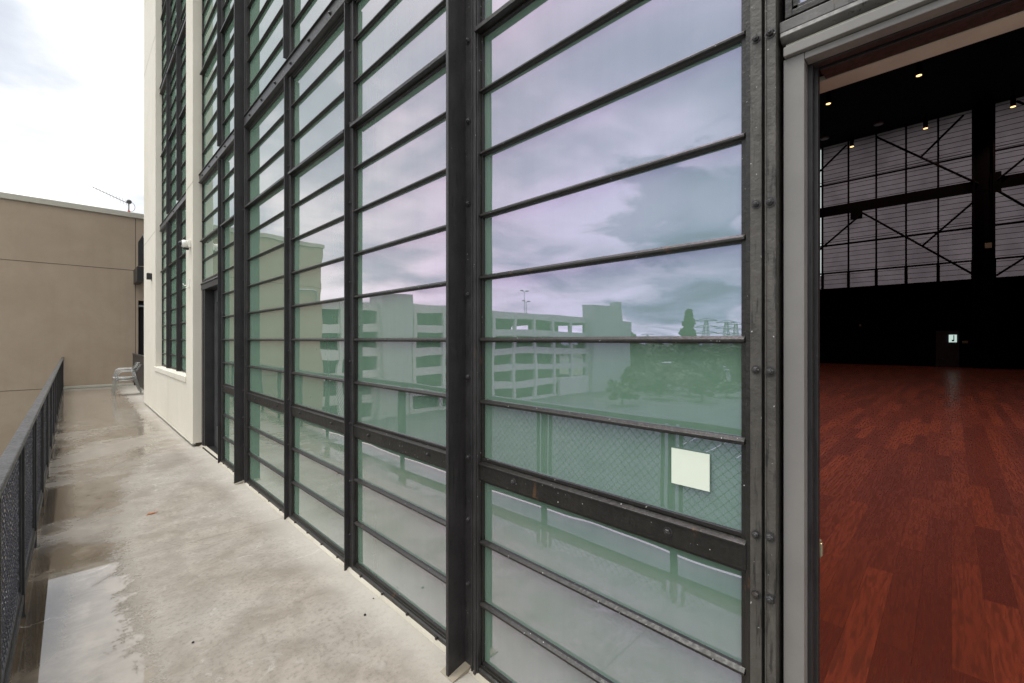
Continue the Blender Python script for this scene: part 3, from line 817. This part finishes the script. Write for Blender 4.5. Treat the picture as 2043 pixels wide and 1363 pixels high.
# one mesh panel (1.2 m bay), local y from .04 to 1.16
fr = MB(); z0, z1 = .134, RT-.032; y0, y1 = .058, 1.142
fr.box(RX-.010, RX+.010, y0, y0+.022, z0, z1); fr.box(RX-.010, RX+.010, y1-.022, y1, z0, z1)
fr.box(RX-.010, RX+.010, y0+.022, y1-.022, z1-.022, z1); fr.box(RX-.010, RX+.010, y0+.022, y1-.022, z0, z0+.040)
fro = fr.build('panel_frame', M['rail'], rail, bevel=.001)
wr = MB(); a0, a1, c0, c1 = y0+.02, y1-.02, z0+.02, z1-.02; H = c1-c0; W = a1-a0; sp = .052; wv = .0021
def wire(p, q, off):
    # zig-zag over/under, flat rhombic section
    d = (q-p); L = d.length
    if L < .02: return
    n = max(2, int(L/.026)); pts = []
    for i in range(n+1):
        t = p+d*(i/n); pts.append((RX+off*(1 if i % 2 else -1), t.x, t.y))
    wr.tube(pts, .0023, 4)
k = -H
while k < W:
    s0 = max(0, -k); e0 = min(H, W-k)
    if e0 > s0: wire(Vector((a0+k+s0, c0+s0)), Vector((a0+k+e0, c0+e0)), wv); wire(Vector((a1-k-s0, c0+s0)), Vector((a1-k-e0, c0+e0)), -wv)
    k += sp*1.25
wro = wr.build('wire_mesh', M['wire'], fro)
base_children = [(po, 0)]
for i, y in enumerate(posts):
    if i == 0:
        po.location.y = y; po['local'] = 1
    else:
        c = po.copy(); col.objects.link(c); c.location.y = y
    if i < len(posts)-1:
        if i == 0: fro.location.y = y
        else:
            c = fro.copy(); col.objects.link(c); c.location.y = y
            cw = wro.copy(); col.objects.link(cw); cw.parent = c
# ------------------------------------------------------------------ tan building
TY = 20.5; TT = 6.10
tb = empty('tan_building', (-2, TY, G0), 'tan stucco building with a pale coping closing the end of the walkway', 'building')
b = MB(); b.box(-5.3, 1.66, TY, TY+18, G0, TT-.18); b.box(2.75, 8, TY, TY+18, G0, TT-.18); b.box(1.66, 2.75, TY, TY+18, 3.0, TT-.18); b.box(1.66, 2.75, TY, TY+18, G0, .0)
b.build('wall', M['tan'], tb)
b = MB(); b.box(-5.36, 8.06, TY-.05, TY+18.1, TT-.18, TT); b.build('coping', M['coping'], tb, bevel=.01)
for (a_, b_, c_, d_) in ((-5.31, 1.574, 4.05, 4.067), (1.593, 8, 4.05, 4.067), (-5.31, 8, .02, .037), (-5.31, 8, -4, -3.98), (1.575, 1.592, .04, TT-.19)):
    b = MB(); b.box(a_, b_, TY-.0025, TY+.01, c_, d_); b.build('control_joint', M['joint'], tb)
b = MB(); b.box(1.66, 2.75, TY+.25, TY+.3, 0, 3.0); b.build('door', M['black'], tb)
b = MB(); b.box(1.68, 1.84, TY+.05, TY+.2, 2.78, 2.84); b.build('door_closer', M['galv'], tb)
b = MB(); b.box(-6.05, -5.37, TY+2, TY+6, G0, 3.1); b.build('side_annex', M['tan'], tb, bevel=.02)
b = MB(); b.tube([(-5.1, TY-.06, 3.9), (-4.1, TY-.06, 3.9)], .035, 8); b.tube([(-5.1, TY-.06, 3.9), (-5.1, TY-.06, 3.4)], .035, 8); b.build('pipe', M['galv'], tb)

# guard of the side landing and the stair above it
sg = empty('side_guard', (1.52, 18, 0), 'dark sheet metal guard behind the aluminium chairs', 'guard')
b = MB(); b.box(1.50, 1.525, 15.6, 20.38, .12, 1.09); b.build('sheet', M['steel_fin'], sg)
b = MB(); b.box(1.485, 1.545, 15.55, 20.42, 1.0905, 1.125); b.build('top_rail', M['rail_top'], sg, bevel=.004)
b = MB()
for y in (15.6, 17.2, 18.8, 20.3): b.box(1.527, 1.56, y, y+.04, 0, 1.0895)
b.build('post', M['rail'], sg)
st = empty('steel_stair', (1.8, 19, 0), 'dark steel stair landing high in the gap behind the pier', 'stair')
b = MB(); b.poly([(1.56,19.3,4.07),(1.56,19.3,4.88),(1.68,19.3,5.14),(1.95,19.3,4.25),(1.95,19.3,3.35),(1.72,19.3,4.1),(1.56,19.35,4.07),(1.56,19.35,4.88),(1.68,19.35,5.14),(1.95,19.35,4.25),(1.95,19.35,3.35),(1.72,19.35,4.1)],
   [(0,1,2,3,4,5),(11,10,9,8,7,6),(0,6,7,1),(1,7,8,2),(2,8,9,3),(3,9,10,4),(4,10,11,5),(5,11,6,0)])
b.build('guard_panel', M['steel_fin'], st)
b = MB(); b.tube([(1.68, 19.27, 5.17), (2.0, 19.27, 4.1)], .022, 8); b.build('handrail', M['alu'], st)
b = MB(); b.box(1.525, 1.70, 19.2, 20.46, 3.56, 4.05); b.build('landing', M['steel_fin'], st)
b = MB(); b.poly([(1.62,19.25,4.06),(1.72,19.25,4.06),(2.05,19.25,3.1),(1.97,19.25,3.0),(1.62,19.5,4.06),(1.72,19.5,4.06),(2.05,19.5,3.1),(1.97,19.5,3.0)],
   [(0,1,2,3),(7,6,5,4),(0,4,5,1),(1,5,6,2),(2,6,7,3),(3,7,4,0)]); b.build('stringer', M['rail'], st)

# antenna
an = empty('rooftop_antenna', (1.42, 20.75, TT), 'thin directional antenna with red clamp on the tan roof edge', 'antenna')
b = MB(); b.tube([(1.42, 20.75, TT-.02), (1.42, 20.75, TT+.40)], .022, 8); b.build('mast', M['galv'], an)
b = MB(); A0 = Vector((1.40, 20.75, TT+.36)); A1 = Vector((.48, 20.75, TT+.72))
b.tube([A0, A1], .011, 6); b.build('boom', M['darkgrey'], an)
for k in range(11):
    t = .05+.93*k/10; c = A0.lerp(A1, t); h = .10+.015*(k % 2)
    b = MB(); b.tube([c+Vector((0.02, 0, -h)), c+Vector((-.02, 0, h))], .0045, 5); b.build('element', M['galv'], an)
b = MB(); b.lathe([(.05, -.05), (.075, -.03), (.075, .03), (.05, .05)], (1.43, 20.75, TT+.42), 'y', 12); b.build('head', M['darkgrey'], an)
b = MB(); b.tube([(1.46+.13*math.sin(a)+.0, 20.75, TT+.25-.17*math.cos(a)) for a in [i*math.pi/10 for i in range(11)]], .009, 6); b.build('cable', M['galv'], an)
b = MB(); b.box(1.39, 1.46, 20.70, 20.80, TT, TT+.10); b.build('clamp', M['red'], an, bevel=.01)

# stacked aluminium chairs
def chair(origin, dz=0, dx=0):
    ox, oy, oz = origin
    root = empty('stacking_chair', (ox, oy, oz), '', 'chair', 'stacked aluminium armchairs by the tan wall')
    W = .27
    for s in (-1, 1):
        y = s*W
        b = MB()
        b.tube([(-.30+dx, y, dz), (-.235+dx, y*.97, .58+dz), (-.20+dx, y*.96, .66+dz), (-.13+dx, y*.95, .69+dz), (.10+dx, y*.94, .695+dz), (.20+dx, y*.9, .70+dz)], .0105, 8)
        b.build_local = None
        o = b.build('arm', M['alu'], smooth=True); o.parent = root
        b = MB(); b.tube([(.30+dx, y*.95, dz), (.17+dx, y*.9, .45+dz), (.12+dx, y*.9, .70+dz)], .0105, 8)
        o = b.build('rear_leg', M['alu'], smooth=True); o.parent = root
        b = MB(); b.tube([(-.29+dx, y*.9, .445+dz), (0+dx, y*.9, .425+dz), (.19+dx, y*.9, .43+dz)], .011, 8)
        o = b.build('seat_rail', M['alu'], smooth=True); o.parent = root
    b = MB()
    for k in range(9):
        x = -.29+k*.055+dx; b.box(x, x+.04, -W*.88, W*.88, .447+dz, .455+dz)
    o = b.build('seat', M['alu'], bevel=.003); o.parent = root
    b = MB()
    for k in range(5):
        z = .68+k*.042+dz; x = .17+k*.022+dx
        b.tube([(x-.02, -W*.92, z), (x+.03, -W*.5, z), (x+.045, 0, z), (x+.03, W*.5, z), (x-.02, W*.92, z)], .012, 6)
    o = b.build('backrest', M['alu'], smooth=True); o.parent = root
    return root
c1 = chair((1.15, 17.0, 0)); c1['label'] = 'lower aluminium slat armchair of the stacked pair by the tan wall'
c2 = chair((1.15, 17.0, 0), .07, -.045); c2['label'] = 'upper aluminium slat armchair nested on top of the other one'

# little leaf
b = MB()
lx, ly = at_y(0, 1), 0
def floor_pt(px, py):
    u = (px-1021.5)/877; dep = 877*EYE/(py-678); return dep*(1+u)/math.sqrt(2), dep*(1-u)/math.sqrt(2)
fx, fyy = floor_pt(305, 1025)
b.poly([(fx-.05, fyy-.01, .003), (fx-.01, fyy-.018, .007), (fx+.04, fyy+.0, .012), (fx+.0, fyy+.02, .006), (fx-.03, fyy+.012, .010),
        (fx-.05, fyy-.01, .002), (fx-.01, fyy-.018, .005), (fx+.04, fyy+.0, .010), (fx+.0, fyy+.02, .004), (fx-.03, fyy+.012, .008)],
       [(0,1,2,3,4),(9,8,7,6,5),(0,5,6,1),(1,6,7,2),(2,7,8,3),(3,8,9,4),(4,9,5,0)])
tag(b.build('fallen_leaf', M['leafbrown']), 'small orange dead leaf lying on the concrete walkway', 'leaf')
for i, (px, py, s, lb) in enumerate(((728, 1228, .008, 'dark pebble on the concrete below the second mullion'), (385, 1283, .007, 'dark pebble on the concrete nearest the puddle'), (745, 1195, .005, 'tiny dark pebble close to the glass wall sill'))):
    x, y = floor_pt(px, py); b = MB()
    b.lathe([(s*.5, 0), (s, s*.4), (s*.8, s*.9), (s*.2, s*1.1)], (x, y, .0005), 'z', 7)
    tag(b.build('pebble', M['black']), lb, 'pebble', 'pebbles on the walkway')

# ------------------------------------------------------------------ the world across the street (seen in the glass)
gr = empty('parking_garage', (-50, 55, G0), 'long pale open-deck parking garage mirrored in the glass wall', 'building')
GY = 55; GX0, GX1 = -82.5, -15.0; top = 6.5
b = MB()
for k in range(6):
    z = top-1.15-k*3.0
    b.box(GX0, GX1, GY, GY+.25, z, z+1.15)
b.build('deck_band', M['garage'], gr)
b = MB()
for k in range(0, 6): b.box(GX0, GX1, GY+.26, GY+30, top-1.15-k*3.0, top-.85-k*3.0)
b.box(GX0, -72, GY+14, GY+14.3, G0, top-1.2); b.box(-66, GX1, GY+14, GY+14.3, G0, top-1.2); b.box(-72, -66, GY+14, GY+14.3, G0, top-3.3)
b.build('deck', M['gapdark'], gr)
for k in range(13):
    x = GX1-1-k*5.3
    b = MB(); b.box(x-.28, x+.28, GY-.12, GY+.5, G0, top-.2); b.build('column', M['garage'], gr)
b = MB(); b.box(-31.0, -26.6, GY-.9, GY+3, G0, 7.6); b.build('stair_tower', M['towergrey'], gr)
b = MB(); b.box(-85.5, -74.5, GY-1.5, GY+1.2, G0, 9.6); b.build('end_tower', M['towergrey'], gr)
b = MB(); b.box(-90.5, -85.6, GY-1.2, GY+3, G0, 6.6); b.box(-88.6, -86.6, GY, GY+2, 6.6, 11.0); b.build('chimney', M['towergrey'], gr)
b = MB(); b.box(-74.4, -64.5, GY-.7, GY-.13, G0, G0+3.4); b.build('entrance_block', M['garage'], gr)

def light_pole(x, y, z0, h, label):
    r = empty('roof_light_pole', (x, y, z0), label, 'light pole', 'light poles on the garage roof')
    b = MB(); b.tube([(x, y, z0), (x, y, z0+h)], .10, 8, .06); b.build('pole', M['galv'], r)
    for s in (-1, 1):
        b = MB(); b.tube([(x, y, z0+h-.1), (x+s*.9, y, z0+h+.15)], .04, 6); b.box(x+s*.9-.35, x+s*.9+.35, y-.2, y+.2, z0+h+.1, z0+h+.28); b.build('lamp_head', M['darkgrey'], r)
light_pole(-61, 60, 5.3, 6.0, 'taller twin-head light pole on the garage roof')
light_pole(-68, 66, 5.3, 4.6, 'shorter twin-head light pole further along the garage roof')

def crown_mesh(kind, seed):
    rnd = random.Random(seed); b = MB()
    if kind == 'conifer':
        for i in range(1500):
            t = rnd.random()**.8; z = .12+t*.88
            rr = (1-t)**.95*.27*(.75+.35*math.sin(z*46))*(.3+.7*rnd.random()); a = rnd.uniform(0, 6.283)
            c = Vector((rr*math.cos(a), rr*math.sin(a), z-.05*rr)); s = .024+.02*rnd.random()
            u = Vector((rnd.gauss(0,1), rnd.gauss(0,1), rnd.gauss(0,.6))).normalized()*s; v = u.orthogonal().normalized()*s
            b.poly([c-u-v, c+u-v, c+u+v, c-u+v], [(0,1,2,3)])
    else:
        blobs = [(Vector((rnd.uniform(-.32, .32), rnd.uniform(-.32, .32), rnd.uniform(.34, .88))), rnd.uniform(.07, .20)) for _ in range(17)]
        for (c0, r0) in blobs:
            for i in range(120):
                d = Vector((rnd.gauss(0,1), rnd.gauss(0,1), rnd.gauss(0,1))).normalized(); c = c0+d*r0*(rnd.random()**.35)
                s = .018+.016*rnd.random()
                u = Vector((rnd.gauss(0,1), rnd.gauss(0,1), rnd.gauss(0,1))).normalized()*s; v = u.orthogonal().normalized()*s
                b.poly([c-u-v, c+u-v, c+u+v, c-u+v], [(0,1,2,3)])
    return b
def make_tree(kind, seed):
    r = bpy.data.objects.new('conifer_tree' if kind == 'conifer' else 'broadleaf_tree', None); col.objects.link(r)
    o = crown_mesh(kind, seed).build('crown', M['conifer' if kind == 'conifer' else 'leaf'], fixn=False); o.parent = r
    t = MB(); t.tube([(0,0,0), (.01,0,.3), (0,.01,.6), (0,0,.88)], .03, 7, .006)
    if kind != 'conifer':
        for k in range(5):
            a = k*1.3; t.tube([(0,0,.3+.06*k), (.1*math.cos(a), .1*math.sin(a), .45+.06*k), (.22*math.cos(a), .22*math.sin(a), .6+.05*k)], .014, 5, .004)
    o = t.build('trunk', M['bark']); o.parent = r
    return r
def refl(px, dep):   # place across the street the thing mirrored at px
    u = (px-1021.5)/877; return 2.78-dep*(1+u)/math.sqrt(2), dep*(1-u)/math.sqrt(2)
tc_ = make_tree('conifer', 3); x, y = refl(1372, 105); tc_.location = (x, y, G0); tc_.scale = (17, 17, 18.2)
tag(tc_, 'tall lone conifer standing above the treeline in the mirrored view', 'tree')
protos = [make_tree('broad', s) for s in (11, 12, 13)]
rnd = random.Random(5); idx = 0
words = ['low', 'broad', 'rounded', 'loose', 'dense', 'spreading', 'small', 'ragged', 'leaning', 'bushy']
for i in range(60):
    px = 1225+ (i*37 % 310)+rnd.uniform(-10, 10); dep = rnd.choice([105, 120, 140, 160, 190, 220, 250])+rnd.uniform(-6, 6)
    if i < 3: t = protos[i]
    else: t = copy_tree(protos[i % 3])
    x, y = refl(px, dep); t.location = (x, y, G0); s = rnd.uniform(3.0, 7.6) if dep < 150 else rnd.uniform(8, 11); t.scale = (s*rnd.uniform(1.1, 1.5), s*rnd.uniform(1.1, 1.5), s); t.rotation_euler.z = rnd.uniform(0, 6)
    tag(t, 'green broadleaf tree in the park beyond the parking lot, mirrored in the glass', 'tree', 'park trees mirrored in the glass')
for i in range(16):
    t = copy_tree(protos[i % 3]); x, y = refl(1250+i*16+rnd.uniform(-9, 9), 74+(i*29 % 37)); t.location = (x, y, G0); s = rnd.uniform(3.4, 5.2); t.scale = (s*1.5, s*1.4, s); t.rotation_euler.z = rnd.uniform(0, 6)
    tag(t, 'low bushy tree at the near edge of the park beyond the parking lot', 'tree', 'low park trees nearest the parking lot')
for px, dep in ((868, 120), (1245, 150)):
    t = copy_tree(protos[1]); x, y = refl(px, dep); t.location = (x, y, G0); t.scale = (17, 17, 17.5)
    tag(t, 'tall tree rising behind the garage roof' if px < 900 else 'tree behind the end tower of the garage', 'tree')
wd_ = MB(); rnd = random.Random(8)
for i in range(5200):
    a = rnd.uniform(R(80), R(250)); rad = rnd.uniform(330, 520); c = Vector((rad*math.cos(a), rad*math.sin(a), G0+rnd.uniform(0, 9.5+2.0*math.sin(a*40)+1.5*math.sin(a*93)))); s = rnd.uniform(2, 4)
    u = Vector((rnd.gauss(0,1), rnd.gauss(0,1), rnd.gauss(0,.5))).normalized()*s; v = u.orthogonal().normalized()*s*.7
    wd_.poly([c-u-v, c+u-v, c+u+v, c-u+v], [(0,1,2,3)])
tag(wd_.build('woodland', M['leaf'], fixn=False), 'distant band of trees along the horizon', 'woodland', kind='stuff')

def pylon(px, dep, top_z, label):
    x, y = refl(px, dep); r = empty('power_pylon', (x, y, G0), label, 'pylon', 'power pylons on the horizon')
    h = top_z-G0; b = MB(); n = 7
    def corner(k, t, sx, sy): w_ = 2.6*(1-t)+.55*t; return Vector((x+sx*w_, y+sy*w_, G0+h*t))
    for sx in (-1, 1):
        for sy in (-1, 1): b.tube([corner(0, 0, sx, sy), corner(0, 1, sx, sy)], .13, 4)
    for k in range(n):
        t0, t1 = k/n, (k+1)/n
        for sx, sy, ex, ey in ((-1,-1,1,-1), (1,-1,1,1), (1,1,-1,1), (-1,1,-1,-1)):
            b.tube([corner(0, t0, sx, sy), corner(0, t1, ex, ey)], .06, 4); b.tube([corner(0, t0, ex, ey), corner(0, t1, sx, sy)], .06, 4)
    b.build('lattice', M['darkgrey'], r)
    d = Vector((math.sqrt(.5)*.3+.5, .6, 0)).normalized()
    for t in (.70, .84, .98):
        b = MB(); c = Vector((x, y, G0+h*t)); b.tube([c-d*6, c+d*6], .16, 4); b.tube([c-d*6, c+Vector((0,0,1.2))], .12, 4); b.tube([c+d*6, c+Vector((0,0,1.2))], .12, 4)
        b.build('crossarm', M['darkgrey'], r)
pylon(1408, 210, 12.5, 'leftmost and widest lattice pylon right of the lone conifer')
pylon(1450, 235, 12.5, 'middle lattice pylon of the three on the horizon')
pylon(1469, 250, 12.0, 'rightmost slim lattice pylon on the horizon')
pylon(1291, 420, 8.5, 'small faraway pylon left of the lone conifer')

rnd = random.Random(21)
hl_ = ['pale low flat-roofed building', 'grey low shed', 'cream low house', 'wide white warehouse', 'small tan shed', 'pale long low block', 'small grey kiosk']
for i, (px, dep, w_, h_) in enumerate(((1330, 150, 9, 3.4), (1425, 128, 7, 3.2), (1478, 110, 6, 3.5), (1390, 185, 14, 4), (1290, 200, 8, 3.4), (1460, 170, 12, 3.6), (1350, 100, 4, 2.6))):
    x, y = refl(px, dep); hs = empty('low_building', (x, y, G0), hl_[i]+' among the park trees beyond the parking lot', 'building', 'low buildings beyond the park')
    b = MB(); b.box(x-w_/2, x+w_/2, y-w_/3, y+w_/3, G0, G0+h_); b.build('wall', M['garage'], hs)
    b = MB(); b.box(x-w_/2-.3, x+w_/2+.3, y-w_/3-.3, y+w_/3+.3, G0+h_+.002, G0+h_+.25); b.build('roof', M['towergrey'], hs)
    b = MB()
    for k in range(int(w_/2)): b.box(x-w_/2+.5+k*2, x-w_/2+1.6+k*2, y-w_/3-.03, y-w_/3+.05, G0+1, G0+2.3); 
    for k in range(int(w_/2.4)): b.box(x+w_/2-.05, x+w_/2+.03, y-w_/3+.4+k*1.6, y-w_/3+1.3+k*1.6, G0+1, G0+2.3)
    b.build('windows', M['carglass'], hs)

# parked cars in the lot
def make_car(mt):
    r = bpy.data.objects.new('parked_car', None); col.objects.link(r)
    prof = [(-2.1,.35),(-2.15,.75),(-1.95,.95),(-1.1,1.02),(-.55,1.42),(.75,1.45),(1.45,1.05),(2.1,.92),(2.18,.6),(2.1,.35)]
    b = MB(); b.extr(prof, 'x', -.86, .86)
    for v in range(len(b.v)):      # taper the cabin
        x, y, z = b.v[v]
        if z > 1.2: b.v[v] = (x*.78, y, z)
    o = b.build('body', mt, bevel=.06); o.parent = r
    b = MB(); b.extr([(-.98,1.05),(-.55,1.37),(.72,1.39),(1.25,1.07)], 'x', -.875, .875)
    for v in range(len(b.v)):
        x, y, z = b.v[v]
        if z > 1.2: b.v[v] = (x*.80, y, z)
    o = b.build('window', M['carglass']); o.parent = r
    for y in (-1.35, 1.35):
        for x in (-.80, .80):
            b = MB(); b.lathe([(.32, -.1), (.34, -.08), (.34, .08), (.32, .1)], (x, y, .34), 'x', 14); o = b.build('wheel', M['tyre']); o.parent = r
    for x in (-.6, .6):
        b = MB(); b.box(x-.15, x+.15, -2.17, -2.1, .62, .76); o = b.build('headlight', M['white']); o.parent = r
    return r
cars = [make_car(M['car%d' % i]) for i in range(5)]
spots = [(-118.5, 14.5), (-118.5, 19.9), (-118.5, 28.0), (-118.5, 38.8), (-98.5, 9.1), (-98.5, 17.2), (-98.5, 25.3), (-98.5, 36.1)]
names = ['white', 'dark blue', 'silver grey', 'red', 'black']
for i, (x, y) in enumerate(spots):
    r = cars[i] if i < 5 else copy_tree(cars[i % 5])
    r.location = (x, y-.6, G0+.03); r.rotation_euler.z = R(90 if i % 2 else -90)
    row = 'nearer' if x > -110 else 'farther'
    tag(r, '%s parked car in the %s row, bay %d from the walkway end' % (names[i % 5], row, int((y+2)/2.7)+1), 'car', 'cars parked in the lot')
